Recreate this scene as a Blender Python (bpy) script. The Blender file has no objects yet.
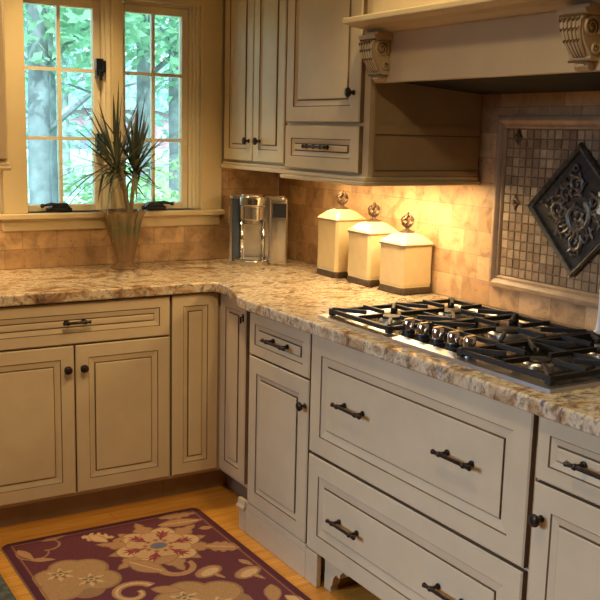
import bpy, bmesh, math, random
import numpy as np
from mathutils import Vector, Matrix, Euler
random.seed(7); rng = np.random.default_rng(7)
SC = bpy.context.scene
COL = SC.collection
PI = math.pi

# ------------------------------------------------------------------ materials
def new_mat(name):
    m = bpy.data.materials.new(name); m.use_nodes = True
    nt = m.node_tree; b = nt.nodes['Principled BSDF']
    return m, nt, b
def N(nt, t, **kw):
    n = nt.nodes.new(t)
    for k, v in kw.items(): setattr(n, k, v)
    return n
def L(nt, a, b): nt.links.new(a, b)
def ramp(nt, stops, interp='LINEAR'):
    r = N(nt, 'ShaderNodeValToRGB'); e = r.color_ramp; e.interpolation = interp
    while len(e.elements) < len(stops): e.elements.new(0.5)
    for el, (p, c) in zip(e.elements, stops):
        el.position = p; el.color = (*c, 1)
    return r
def noise(nt, vec, scale, detail=4, rough=.55, dist=0):
    n = N(nt, 'ShaderNodeTexNoise'); n.inputs['Scale'].default_value = scale
    n.inputs['Detail'].default_value = detail; n.inputs['Roughness'].default_value = rough
    n.inputs['Distortion'].default_value = dist
    if vec is not None: L(nt, vec, n.inputs['Vector'])
    return n
def bump(nt, b, h, s=.2, d=.002):
    k = N(nt, 'ShaderNodeBump'); k.inputs['Strength'].default_value = s; k.inputs['Distance'].default_value = d
    L(nt, h, k.inputs['Height']); L(nt, k.outputs[0], b.inputs['Normal']); return k
def plain(name, col, rough=.5, metal=0., var=.08, scale=14, bmp=0., coat=0.):
    m, nt, b = new_mat(name)
    tc = N(nt, 'ShaderNodeTexCoord')
    n = noise(nt, tc.outputs['Object'], scale)
    lo = tuple(max(0, c*(1-var)) for c in col); hi = tuple(min(1, c*(1+var)) for c in col)
    r = ramp(nt, [(.3, lo), (.7, hi)])
    L(nt, n.outputs['Fac'], r.inputs[0]); L(nt, r.outputs[0], b.inputs['Base Color'])
    b.inputs['Roughness'].default_value = rough; b.inputs['Metallic'].default_value = metal
    b.inputs['Coat Weight'].default_value = coat
    if bmp: bump(nt, b, n.outputs['Fac'], bmp)
    return m
M = {}
M['paint'] = plain('cabinet_paint', (.60, .468, .285), .42, var=.05, scale=9)
M['glaze'] = plain('brown_glaze', (.17, .10, .048), .5, var=.25)
M['side'] = plain('cabinet_paint_shaded', (.44, .315, .18), .42, var=.05, scale=9)  # same cabinet paint, darkened: the side's shade is put into the colour
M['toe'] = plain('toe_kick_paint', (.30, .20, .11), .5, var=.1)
M['trim'] = plain('window_trim_paint', (.60, .475, .265), .4, var=.04, scale=7)
M['sash'] = plain('window_sash_paint', (.72, .62, .42), .4, var=.03, scale=7)
M['bronze'] = plain('oil_rubbed_bronze', (.045, .033, .028), .36, .8, var=.3, scale=60)
M['black'] = plain('black_hardware', (.012, .014, .018), .38, .3, var=.2)
M['iron'] = plain('cast_iron', (.018, .016, .015), .5, .2, var=.3, scale=80, bmp=.1)
M['steel'] = plain('stainless_steel', (.66, .64, .60), .33, 1., var=.05, scale=40)
M['deck'] = plain('deck_dark_reflection', (.16, .145, .125), .16, .9, var=.15, scale=40)  # stainless deck with its dark reflection put into the colour
M['chrome'] = plain('polished_chrome', (.8, .8, .8), .08, 1., var=.02)
M['brewer'] = plain('brewer_silver', (.74, .73, .71), .2, .95, var=.04)
M['brewer_dark'] = plain('brewer_dark_plastic', (.035, .037, .045), .25, var=.1)
M['tank'] = plain('brewer_tank_plastic', (.055, .07, .10), .12, var=.1)
M['screen'] = plain('brewer_screen', (.03, .033, .045), .1, var=.1)
M['ceiling'] = plain('ceiling_paint', (.78, .74, .66), .8, var=.02)
M['wallpaint'] = plain('wall_paint', (.62, .52, .36), .8, var=.03)
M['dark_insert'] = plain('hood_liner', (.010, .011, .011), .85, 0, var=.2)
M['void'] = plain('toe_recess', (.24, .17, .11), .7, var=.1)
M['ceramic'] = plain('cream_ceramic', (.70, .575, .32), .22, var=.05, scale=18, coat=.4)
M['ceramic_foot'] = plain('brown_ceramic_edge', (.085, .055, .03), .4, var=.3, scale=60)
M['ceramic_bead'] = plain('tan_ceramic_edge', (.34, .23, .12), .4, var=.2, scale=60)
M['finial'] = plain('bronze_finial', (.16, .105, .06), .42, .6, var=.25, scale=70)
M['pewter'] = plain('pewter', (.15, .135, .115), .42, .7, var=.35, scale=50, bmp=.2)
M['pewter_dark'] = plain('pewter_recess', (.055, .048, .04), .5, .5, var=.4, scale=50, bmp=.3)
M['travertine_rail'] = plain('travertine_rail', (.43, .285, .155), .45, var=.2, scale=16, bmp=.1)
M['white'] = plain('white_painted_wood', (.82, .80, .76), .4, var=.03)
M['candle'] = plain('pale_green_wax', (.62, .68, .45), .45, var=.05)
M['stem'] = plain('plant_cane', (.30, .235, .15), .8, var=.3, scale=70, bmp=.3)
M['mosaic_grout'] = plain('mosaic_grout', (.25, .17, .095), .8, var=.1, scale=40)
M['bark'] = plain('tree_bark', (.15, .20, .225), .9, var=.35, scale=5, bmp=.5)
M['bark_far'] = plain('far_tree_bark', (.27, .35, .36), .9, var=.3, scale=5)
M['lawn'] = plain('lawn', (.46, .70, .50), .9, var=.25, scale=1.5)
M['brick'] = plain('house_brick', (.30, .22, .27), .9, var=.2, scale=3)
M['roof'] = plain('house_roof', (.22, .25, .30), .9, var=.2, scale=3)
M['housewhite'] = plain('house_white_trim', (.32, .30, .36), .8, var=.05, scale=3)
M['housepane'] = plain('house_window_glass', (.16, .20, .28), .1, var=.2, scale=3)

def leaf_mat(name, col, tr):
    m, nt, b = new_mat(name)
    tc = N(nt, 'ShaderNodeTexCoord'); n = noise(nt, tc.outputs['Object'], 2.5)
    r = ramp(nt, [(.3, tuple(c*.6 for c in col)), (.7, tuple(min(1, c*1.35) for c in col))])
    L(nt, n.outputs['Fac'], r.inputs[0]); L(nt, r.outputs[0], b.inputs['Base Color'])
    b.inputs['Roughness'].default_value = .55
    t = N(nt, 'ShaderNodeBsdfTranslucent'); L(nt, r.outputs[0], t.inputs['Color'])
    mx = N(nt, 'ShaderNodeMixShader'); mx.inputs[0].default_value = tr
    L(nt, b.outputs[0], mx.inputs[1]); L(nt, t.outputs[0], mx.inputs[2])
    L(nt, mx.outputs[0], nt.nodes['Material Output'].inputs['Surface'])
    return m
M['leaf_near'] = leaf_mat('tree_leaves', (.24, .48, .32), .5)
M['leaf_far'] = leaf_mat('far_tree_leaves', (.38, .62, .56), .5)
M['leaf_shrub'] = leaf_mat('shrub_leaves', (.30, .56, .26), .4)
M['dracaena'] = leaf_mat('dracaena_leaves', (.10, .11, .062), .3)

def glass_mat(name, tint, rough, gl):
    m, nt, b = new_mat(name)
    t = N(nt, 'ShaderNodeBsdfTransparent'); t.inputs[0].default_value = (*tint, 1)
    g = N(nt, 'ShaderNodeBsdfGlossy'); g.inputs['Roughness'].default_value = rough
    f = N(nt, 'ShaderNodeFresnel'); f.inputs['IOR'].default_value = gl
    mx = N(nt, 'ShaderNodeMixShader'); L(nt, f.outputs[0], mx.inputs[0])
    L(nt, t.outputs[0], mx.inputs[1]); L(nt, g.outputs[0], mx.inputs[2])
    L(nt, mx.outputs[0], nt.nodes['Material Output'].inputs['Surface'])
    return m
M['pane'] = glass_mat('window_glass', (.93, .98, .98), .02, 1.35)

def vase_mat():
    m, nt, b = new_mat('vase_art_glass')
    tc = N(nt, 'ShaderNodeTexCoord')
    sp = N(nt, 'ShaderNodeSeparateXYZ'); L(nt, tc.outputs['Object'], sp.inputs[0])
    n = noise(nt, tc.outputs['Object'], 22, 3, .6, .8)
    ma = N(nt, 'ShaderNodeMath', operation='MULTIPLY_ADD'); L(nt, n.outputs['Fac'], ma.inputs[0]); ma.inputs[1].default_value = .12
    L(nt, sp.outputs['Z'], ma.inputs[2])
    r = ramp(nt, [(.06, (.30, .18, .09)), (.17, (.22, .125, .055)), (.24, (.12, .125, .05)), (.31, (.30, .20, .10))])
    L(nt, ma.outputs[0], r.inputs[0]); L(nt, r.outputs[0], b.inputs['Base Color'])
    b.inputs['Roughness'].default_value = .12; b.inputs['Coat Weight'].default_value = .6
    t = N(nt, 'ShaderNodeBsdfTransparent'); t.inputs[0].default_value = (.85, .8, .68, 1)
    mx = N(nt, 'ShaderNodeMixShader'); mx.inputs[0].default_value = .88
    L(nt, t.outputs[0], mx.inputs[1]); L(nt, b.outputs[0], mx.inputs[2])
    L(nt, mx.outputs[0], nt.nodes['Material Output'].inputs['Surface'])
    return m
M['vase'] = vase_mat()

def tile_mat(name, axes, w, h, off=(0, 0)):
    m, nt, b = new_mat(name)
    tc = N(nt, 'ShaderNodeTexCoord')
    sp = N(nt, 'ShaderNodeSeparateXYZ'); L(nt, tc.outputs['Object'], sp.inputs[0])
    cb = N(nt, 'ShaderNodeCombineXYZ')
    L(nt, sp.outputs[axes[0]], cb.inputs[0]); L(nt, sp.outputs[axes[1]], cb.inputs[1])
    mp = N(nt, 'ShaderNodeMapping'); mp.inputs['Location'].default_value = (off[0], off[1], 0)
    L(nt, cb.outputs[0], mp.inputs[0])
    br = N(nt, 'ShaderNodeTexBrick'); L(nt, mp.outputs[0], br.inputs['Vector'])
    br.inputs['Scale'].default_value = 1; br.inputs['Brick Width'].default_value = w; br.inputs['Row Height'].default_value = h
    br.inputs['Mortar Size'].default_value = .0016; br.inputs['Mortar Smooth'].default_value = .4
    br.inputs['Color1'].default_value = (.42, .25, .115, 1); br.inputs['Color2'].default_value = (.66, .44, .225, 1)
    br.inputs['Mortar'].default_value = (.34, .23, .13, 1)
    n = noise(nt, tc.outputs['Object'], 13, 6, .62, .6)
    r = ramp(nt, [(.28, (.55, .48, .40)), (.5, (1, 1, 1)), (.72, (1.25, 1.18, 1.05))])
    L(nt, n.outputs['Fac'], r.inputs[0])
    mx = N(nt, 'ShaderNodeMix', data_type='RGBA', blend_type='MULTIPLY'); mx.inputs[0].default_value = 1
    L(nt, br.outputs['Color'], mx.inputs[6]); L(nt, r.outputs[0], mx.inputs[7])
    n2 = noise(nt, tc.outputs['Object'], 60, 2, .5)
    r2 = ramp(nt, [(.26, (.45, .36, .28)), (.36, (1, 1, 1))]); L(nt, n2.outputs['Fac'], r2.inputs[0])
    mx2 = N(nt, 'ShaderNodeMix', data_type='RGBA', blend_type='MULTIPLY'); mx2.inputs[0].default_value = .6
    L(nt, mx.outputs[2], mx2.inputs[6]); L(nt, r2.outputs[0], mx2.inputs[7])
    L(nt, mx2.outputs[2], b.inputs['Base Color'])
    b.inputs['Roughness'].default_value = .5
    inv = N(nt, 'ShaderNodeMath', operation='SUBTRACT'); inv.inputs[0].default_value = 1; L(nt, br.outputs['Fac'], inv.inputs[1])
    ad = N(nt, 'ShaderNodeMath', operation='MULTIPLY_ADD'); L(nt, n.outputs['Fac'], ad.inputs[0]); ad.inputs[1].default_value = .25; L(nt, inv.outputs[0], ad.inputs[2])
    bump(nt, b, ad.outputs[0], .5, .002)
    return m
M['tile_stove'] = tile_mat('travertine_tile', ('Y', 'Z'), .15, .088, (.03, -.914+.088*11))
M['tile_window'] = tile_mat('travertine_tile_small', ('X', 'Z'), .15, .083, (.06, -.914+.083*12))

def granite():
    m, nt, b = new_mat('granite')
    tc = N(nt, 'ShaderNodeTexCoord')
    mp = N(nt, 'ShaderNodeMapping'); mp.inputs['Rotation'].default_value = (0, 0, .5); mp.inputs['Scale'].default_value = (1, 1.5, 1)
    L(nt, tc.outputs['Object'], mp.inputs[0])
    n1 = noise(nt, mp.outputs[0], 6.5, 8, .66, 1.3)
    r1 = ramp(nt, [(.26, (.10, .065, .045)), (.37, (.32, .18, .085)), (.45, (.56, .40, .23)), (.55, (.70, .58, .40)), (.64, (.46, .31, .17)), (.74, (.66, .57, .44))])
    L(nt, n1.outputs['Fac'], r1.inputs[0])
    n2 = noise(nt, tc.outputs['Object'], 46, 6, .7, .5)
    r2 = ramp(nt, [(.38, (.12, .11, .11)), (.50, (1, 1, 1))]); L(nt, n2.outputs['Fac'], r2.inputs[0])
    mx = N(nt, 'ShaderNodeMix', data_type='RGBA', blend_type='MULTIPLY'); mx.inputs[0].default_value = .62
    L(nt, r1.outputs[0], mx.inputs[6]); L(nt, r2.outputs[0], mx.inputs[7])
    n3 = noise(nt, mp.outputs[0], 13, 6, .65, 1.8)
    r3 = ramp(nt, [(.55, (0, 0, 0)), (.66, (1, 1, 1))]); L(nt, n3.outputs['Fac'], r3.inputs[0])
    mx3 = N(nt, 'ShaderNodeMix', data_type='RGBA'); L(nt, r3.outputs[0], mx3.inputs[0])
    L(nt, mx.outputs[2], mx3.inputs[6]); mx3.inputs[7].default_value = (.15, .14, .145, 1)
    L(nt, mx3.outputs[2], b.inputs['Base Color'])
    b.inputs['Roughness'].default_value = .13
    return m
M['granite'] = granite()

def wood_floor():
    m, nt, b = new_mat('oak_floor')
    tc = N(nt, 'ShaderNodeTexCoord')
    br = N(nt, 'ShaderNodeTexBrick'); L(nt, tc.outputs['Object'], br.inputs['Vector'])
    br.inputs['Scale'].default_value = 1; br.inputs['Brick Width'].default_value = 1.1; br.inputs['Row Height'].default_value = .075
    br.inputs['Mortar Size'].default_value = .0008
    br.inputs['Color1'].default_value = (.62, .27, .038, 1); br.inputs['Color2'].default_value = (.74, .35, .06, 1); br.inputs['Mortar'].default_value = (.28, .14, .04, 1)
    mp = N(nt, 'ShaderNodeMapping'); mp.inputs['Scale'].default_value = (2, 30, 1); L(nt, tc.outputs['Object'], mp.inputs[0])
    n = noise(nt, mp.outputs[0], 3, 5, .6, .4)
    r = ramp(nt, [(.3, (.8, .75, .7)), (.7, (1.1, 1.1, 1.1))]); L(nt, n.outputs['Fac'], r.inputs[0])
    mx = N(nt, 'ShaderNodeMix', data_type='RGBA', blend_type='MULTIPLY'); mx.inputs[0].default_value = 1
    L(nt, br.outputs['Color'], mx.inputs[6]); L(nt, r.outputs[0], mx.inputs[7]); L(nt, mx.outputs[2], b.inputs['Base Color'])
    b.inputs['Roughness'].default_value = .25
    return m
M['floor'] = wood_floor()

def attr_mat(name, rough, bs=0., sc=300):
    m, nt, b = new_mat(name)
    a = N(nt, 'ShaderNodeVertexColor'); a.layer_name = 'Col'
    tc = N(nt, 'ShaderNodeTexCoord'); n = noise(nt, tc.outputs['Object'], sc, 3, .6)
    r = ramp(nt, [(.25, (.75, .75, .75)), (.75, (1.2, 1.2, 1.2))]); L(nt, n.outputs['Fac'], r.inputs[0])
    mx = N(nt, 'ShaderNodeMix', data_type='RGBA', blend_type='MULTIPLY'); mx.inputs[0].default_value = 1
    L(nt, a.outputs['Color'], mx.inputs[6]); L(nt, r.outputs[0], mx.inputs[7]); L(nt, mx.outputs[2], b.inputs['Base Color'])
    b.inputs['Roughness'].default_value = rough
    if bs: bump(nt, b, n.outputs['Fac'], bs, .003)
    return m
M['rug'] = attr_mat('rug_wool', .95, .4)
M['mosaic'] = attr_mat('mosaic_chips', .5, .1, 40)
def mat_mat():
    m, nt, b = new_mat('dark_mat')
    tc = N(nt, 'ShaderNodeTexCoord'); n = noise(nt, tc.outputs['Object'], 45, 4, .6)
    r = ramp(nt, [(.35, (.035, .04, .03)), (.6, (.12, .12, .085))]); L(nt, n.outputs['Fac'], r.inputs[0]); L(nt, r.outputs[0], b.inputs['Base Color'])
    b.inputs['Roughness'].default_value = .9
    return m
M['mat'] = mat_mat()

# ------------------------------------------------------------------ mesh helpers
class MB:
    def __init__(s): s.v = []; s.f = []; s.m = []
    def add(s, vs, fs, m=0):
        o = len(s.v); s.v += [tuple(v) for v in vs]; s.f += [tuple(i+o for i in f) for f in fs]; s.m += [m]*len(fs); return s
    def box(s, a, b, m=0):
        (x0, y0, z0), (x1, y1, z1) = a, b
        x0, x1 = min(x0, x1), max(x0, x1); y0, y1 = min(y0, y1), max(y0, y1); z0, z1 = min(z0, z1), max(z0, z1)
        return s.add([(x0, y0, z0), (x1, y0, z0), (x1, y1, z0), (x0, y1, z0), (x0, y0, z1), (x1, y0, z1), (x1, y1, z1), (x0, y1, z1)],
                     [(0, 3, 2, 1), (4, 5, 6, 7), (0, 1, 5, 4), (1, 2, 6, 5), (2, 3, 7, 6), (3, 0, 4, 7)], m)
    def tube(s, pts, r, seg=8, m=0, cap=True):
        pts = [Vector(p) for p in pts]; n = len(pts)
        rs = r if isinstance(r, (list, tuple)) else [r]*n
        vs = []; prev = None
        for i, p in enumerate(pts):
            t = (pts[min(i+1, n-1)]-pts[max(i-1, 0)]).normalized()
            if prev is None:
                a = Vector((0, 0, 1)) if abs(t.z) < .9 else Vector((1, 0, 0)); u = t.cross(a).normalized()
            else: u = (prev - t*prev.dot(t)).normalized()
            prev = u; w = t.cross(u)
            for k in range(seg):
                an = 2*PI*k/seg; vs.append(p + (u*math.cos(an)+w*math.sin(an))*rs[i])
        fs = [(i*seg+k, i*seg+(k+1) % seg, (i+1)*seg+(k+1) % seg, (i+1)*seg+k) for i in range(n-1) for k in range(seg)]
        if cap: fs += [tuple(range(seg-1, -1, -1)), tuple((n-1)*seg+k for k in range(seg))]
        return s.add(vs, fs, m)
    def lathe(s, prof, c=(0, 0, 0), axis='z', seg=24, m=0, ripple=None):
        vs = []; n = len(prof)
        for i, (r, h) in enumerate(prof):
            for k in range(seg):
                a = 2*PI*k/seg; rr = r*(ripple(i, a) if ripple else 1)
                x, y = rr*math.cos(a), rr*math.sin(a)
                if axis == 'z': p = (x, y, h)
                elif axis == 'y': p = (x, h, y)
                else: p = (h, x, y)
                vs.append((p[0]+c[0], p[1]+c[1], p[2]+c[2]))
        fs = [(i*seg+k, i*seg+(k+1) % seg, (i+1)*seg+(k+1) % seg, (i+1)*seg+k) for i in range(n-1) for k in range(seg)]
        if prof[0][0] > 1e-5: fs.append(tuple(range(seg-1, -1, -1)))
        if prof[-1][0] > 1e-5: fs.append(tuple((n-1)*seg+k for k in range(seg)))
        return s.add(vs, fs, m)
    def sphere(s, c, r, m=0, seg=10, sc=(1, 1, 1)):
        vs = []; rings = seg//2+1
        for i in range(rings+1):
            t = PI*i/rings
            for k in range(seg):
                a = 2*PI*k/seg
                vs.append((c[0]+r*sc[0]*math.sin(t)*math.cos(a), c[1]+r*sc[1]*math.sin(t)*math.sin(a), c[2]+r*sc[2]*math.cos(t)))
        fs = [(i*seg+k, (i+1)*seg+k, (i+1)*seg+(k+1) % seg, i*seg+(k+1) % seg) for i in range(rings) for k in range(seg)]
        return s.add(vs, fs, m)
    def prism(s, poly, a, b, axis='y', m=0):
        """poly of 2-d points extruded along axis from a to b"""
        n = len(poly)
        def P(u, w, h):
            return {'y': (u, h, w), 'x': (h, u, w), 'z': (u, w, h)}[axis]
        vs = [P(u, w, a) for u, w in poly]+[P(u, w, b) for u, w in poly]
        fs = [tuple(range(n)), tuple(range(2*n-1, n-1, -1))]+[(i, i+n, (i+1) % n+n, (i+1) % n) for i in range(n)]
        return s.add(vs, fs, m)
    def build(s, name, mats, parent=None, bevel=0, smooth=False, seg=2, shift=None):
        me = bpy.data.meshes.new(name)
        vs = s.v if shift is None else [(v[0]-shift[0], v[1]-shift[1], v[2]-shift[2]) for v in s.v]
        me.from_pydata(vs, [], s.f)
        if not isinstance(mats, (list, tuple)): mats = [mats]
        for m in mats: me.materials.append(M[m] if isinstance(m, str) else m)
        me.polygons.foreach_set('material_index', s.m)
        bm = bmesh.new(); bm.from_mesh(me); bmesh.ops.recalc_face_normals(bm, faces=bm.faces); bm.to_mesh(me); bm.free()
        if smooth: me.polygons.foreach_set('use_smooth', [True]*len(me.polygons))
        o = bpy.data.objects.new(name, me); COL.objects.link(o)
        if parent: o.parent = parent
        if smooth == 'auto':
            try: me.set_sharp_from_angle(angle=math.radians(40))
            except Exception: pass
        if bevel:
            b = o.modifiers.new('bevel', 'BEVEL'); b.width = bevel; b.segments = seg; b.limit_method = 'ANGLE'; b.angle_limit = math.radians(40)
        return o
def tag(o, label=None, cat=None, group=None, kind=None):
    if label: o['label'] = label
    if cat: o['category'] = cat
    if group: o['group'] = group
    if kind: o['kind'] = kind
    return o
def thing(name, label, cat, loc=(0, 0, 0), rz=0, group=None):
    o = bpy.data.objects.new(name, None); COL.objects.link(o); o.empty_display_size = .05
    o.location = loc; o.rotation_euler = (0, 0, rz)
    return tag(o, label, cat, group)
def struct(o): o['kind'] = 'structure'; return o
def copy_tree(o, parent=None):
    c = o.copy(); COL.objects.link(c); c.parent = parent
    for ch in list(o.children): copy_tree(ch, c)
    return c

def panel_mb(u0, u1, z0, z1, yf, th=.02, stile=.052, bead=.018, flat=False):
    """raised-panel cabinet front, facing local -y, glazed grooves as second material"""
    mb = MB()
    def ring(ins, dy): return [(u0+ins, yf+dy, z0+ins), (u1-ins, yf+dy, z0+ins), (u1-ins, yf+dy, z1-ins), (u0+ins, yf+dy, z1-ins)]
    b2 = bead*1.35
    R = [(0, th, 0), (0, .004, 1), (.004, 0, 0), (stile, 0, 0), (stile+.003, .0035, 1), (stile+b2, .0075, 0),
         (stile+b2+.003, .009, 1), (stile+b2+.004, .0035, 1), (stile+b2+.008, .002, 0)]
    vs = []; fs = []; ms = []
    for ins, dy, m in R: vs += ring(ins, dy)
    for i in range(1, len(R)):
        for k in range(4):
            fs.append(((i-1)*4+k, (i-1)*4+(k+1) % 4, i*4+(k+1) % 4, i*4+k)); ms.append(R[i][2])
    e = (len(R)-1)*4
    fs.append((e, e+1, e+2, e+3)); ms.append(0); fs.append((3, 2, 1, 0)); ms.append(0)
    mb.v = vs; mb.f = fs; mb.m = ms
    return mb
def knob(parent, u, z, yf, r=.0165):
    mb = MB(); mb.lathe([(.009, 0), (.009, -.002), (.0055, -.004), (.0055, -.014), (r*.8, -.018), (r, -.023), (r*.93, -.028), (r*.55, -.031), (0, -.032)], (u, yf, z), 'y', 16)
    o = mb.build('knob', 'bronze', parent, smooth=True); o['label'] = 'round dark bronze knob'; return o
def pull(parent, u, z, yf, ln=.13):
    mb = MB(); h = ln/2; p = h*.62
    mb.tube([(u-h, yf-.03, z), (u-h+.004, yf-.03, z), (u-p-.012, yf-.03, z), (u+p+.012, yf-.03, z), (u+h-.004, yf-.03, z), (u+h, yf-.03, z)], [.004, .0075, .0055, .0055, .0075, .004], 10)
    for s in (-1, 1):
        mb.tube([(u+s*p, yf, z), (u+s*p, yf-.004, z), (u+s*p, yf-.005, z), (u+s*p, yf-.03, z)], [.009, .009, .005, .005], 10)
        mb.sphere((u+s*p, yf-.03, z), .0085)
    o = mb.build('pull', 'bronze', parent, smooth='auto'); o['label'] = 'dark bronze bar pull'; return o
def door(parent, u0, u1, z0, z1, yf, kn=None, stile=.052, bead=.018, name='door'):
    o = panel_mb(u0, u1, z0, z1, yf, stile=stile, bead=bead).build(name, ['paint', 'glaze'], parent)
    if kn: knob(o, kn[0], kn[1], yf)
    return o
def drawer(parent, u0, u1, z0, z1, yf, pulls=(), stile=.036, bead=.014, ln=.13):
    o = panel_mb(u0, u1, z0, z1, yf, stile=stile, bead=bead).build('drawer', ['paint', 'glaze'], parent)
    for u, z in pulls: pull(o, u, z, yf, ln)
    return o

# ------------------------------------------------------------------ camera
cd = bpy.data.cameras.new('camera'); cam = bpy.data.objects.new('camera', cd); COL.objects.link(cam)
CP = Vector((-2.3441, -4.0712, 1.5121)); yaw, pit, rol, F = .5472, .173, .0243, 954.29
f = Vector((math.sin(yaw)*math.cos(pit), math.cos(yaw)*math.cos(pit), -math.sin(pit)))
r_ = f.cross(Vector((0, 0, 1))).normalized(); u_ = r_.cross(f)
rr = r_*math.cos(rol)+u_*math.sin(rol); uu = -r_*math.sin(rol)+u_*math.cos(rol)
mat = Matrix((rr, uu, -f)).transposed().to_4x4(); mat.translation = CP
cam.matrix_world = mat; cd.sensor_width = 36; cd.lens = F*36/600; cd.clip_start = .05; cd.clip_end = 200
SC.camera = cam

# ------------------------------------------------------------------ room shell
CEIL = 2.62
struct(MB().box((-5.2, -6.2, -.05), (.15, .14, 0)).build('floor', 'floor'))
struct(MB().box((-5.2, -6.2, CEIL), (.15, .14, CEIL+.05)).build('ceiling', 'ceiling'))
WX0, WX1, WZ0, WZ1 = -1.245, -.424, 1.15, 2.075       # window opening
w = MB()
w.box((-5.2, 0, 0), (WX0, .14, CEIL)); w.box((WX1, 0, 0), (.15, .14, CEIL)); w.box((WX0, 0, 0), (WX1, .14, WZ0)); w.box((WX0, 0, WZ1), (WX1, .14, CEIL))
struct(w.build('wall_window', 'wallpaint'))
struct(MB().box((.012, -6.2, 0), (.15, .0, CEIL)).build('wall_stove', 'wallpaint'))
struct(MB().box((-5.3, -6.2, 0), (-5.2, .14, CEIL)).build('wall_left', 'wallpaint'))
struct(MB().box((-5.2, -6.3, 0), (.15, -6.2, CEIL)).build('wall_back', 'wallpaint'))
struct(MB().box((-1.70, -.012, .914), (-.012, -.0005, 1.15)).build('wall_tile_window', 'tile_window'))
struct(MB().box((-.3215, -.012, 1.1505), (-.012, -.0005, 1.345)).build('wall_tile_corner', 'tile_window'))
struct(MB().box((0, -3.0, .914), (.0115, -.0005, 1.70)).build('wall_tile_stove', 'tile_stove'))

# window: frame, casing, sill
t = MB()
t.box((-1.335, -.022, 1.15), (WX0+.012, 0, 2.17)); t.box((WX1-.004, -.022, 1.15), (-.322, 0, 2.17)); t.box((WX0+.012, -.022, WZ1-.012), (WX1-.004, 0, 2.17))
t.box((-1.335, -.028, 2.155), (-.322, -.022, 2.17))
struct(t.build('trim_1', 'trim', bevel=.003))
t = MB()                                                      # stepped jamb stops inside the opening
for (xa, xb, ya) in ((-.466, -.452, .036), (-.452, -.440, .022), (-.440, WX1-.0005, .008)): t.box((xa, ya, 1.15), (xb, .10, WZ1))
for (xa, xb, ya) in ((-.884, -.872, .022), (-.872, -.8535, .006)): t.box((xa, ya, 1.15), (xb, .10, WZ1))
t.box((-1.2445, .03, 2.054), (-.884, .10, 2.065)); t.box((-.78, .03, 2.054), (-.466, .10, 2.065)); t.box((-1.2445, .012, 2.065), (-.884, .10, WZ1)); t.box((-.78, .012, 2.065), (-.466, .10, WZ1))
struct(t.build('trim_4', 'sash', bevel=.002))
s = MB(); s.box((-1.36, -.058, 1.127), (-.322, .06, 1.15)); s.box((-1.345, -.03, 1.077), (-.335, -.012, 1.127))
struct(s.build('trim_2', 'trim', bevel=.004))
struct(MB().box((-.853, -.016, 1.15), (-.803, .10, WZ1)).build('trim_3', 'trim', bevel=.003))
def sash(name, x0, x1):
    """x0..x1 glass extents"""
    g0, g1 = 1.18, 2.018; y0, y1 = .045, .085; st = .03
    fr = MB()
    fr.box((x0-st, y0, g0-.03), (x0, y1, g1+.035)); fr.box((x1, y0, g0-.03), (x1+st, y1, g1+.035))
    fr.box((x0, y0, g0-.03), (x1, y1, g0)); fr.box((x0, y0, g1), (x1, y1, g1+.035))
    xm = (x0+x1)/2
    o = struct(fr.build(name, 'sash', bevel=.003))
    mu = MB(); mu.box((xm-.007, .053, g0), (xm+.007, .077, g1))
    for z in (1.757, 1.465):
        mu.box((x0, .053, z-.007), (xm-.007, .077, z+.007)); mu.box((xm+.007, .053, z-.007), (x1, .077, z+.007))
    mu.build('muntin', 'sash', o)
    MB().box((x0, .063, g0), (x1, .067, g1)).build('pane', 'pane', o)
    return o
wl = sash('window_1', -1.214, -.916); wr = sash('window_2', -.770, -.498)
def lock(parent, x, z):
    m = MB(); m.box((x-.020, .014, z-.038), (x+.012, .044, z+.038)); m.box((x+.000, .000, z-.020), (x+.018, .016, z+.030)); m.box((x-.012, .002, z-.055), (x+.002, .016, z-.01))
    o = m.build('sash_lock', 'black', parent, bevel=.003); o['label'] = 'black sash lock'
lock(wl, -.893, 1.772); lock(wl, -.895, 1.452)
def crank(parent, x, d):
    m = MB(); m.box((x-.055, .0, 1.151), (x+.05, .042, 1.168)); m.prism([(x-.045, 1.168), (x-.03, 1.186), (x+.03, 1.19), (x+.045, 1.168)], .004, .038, 'y')
    m.tube([(x, .015, 1.178), (x+d*.04, .006, 1.186), (x+d*.075, .002, 1.18)], [.008, .008, .006], 8); m.sphere((x+d*.08, .002, 1.179), .010)
    o = m.build('crank_handle', 'black', parent, bevel=.003); o['label'] = 'black folding crank handle'
crank(wl, -1.085, -1); crank(wr, -.645, 1)

# ------------------------------------------------------------------ base cabinets
# window run: local frame = world (front -y)
FY = -.63
c = thing('base_cabinet', 'cream two-door base cabinet with one wide drawer, below the left side of the window', 'cabinet', (-1.245, 0, 0))
X = -1.245
MB().box((-1.66-X, -.61, .10), (-.846-X, -.03, .872)).build('carcass', ['paint'], c)
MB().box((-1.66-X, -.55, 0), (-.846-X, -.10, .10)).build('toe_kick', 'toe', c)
drawer(c, -1.645-X, -.850-X, .708, .866, FY, [(-1.236-X, .795)], stile=.042, bead=.016, ln=.108)
door(c, -1.645-X, -1.242-X, .117, .702, FY, (-1.271-X, .614), stile=.05)
door(c, -1.235-X, -.850-X, .117, .702, FY, (-1.208-X, .614), stile=.05)

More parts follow.
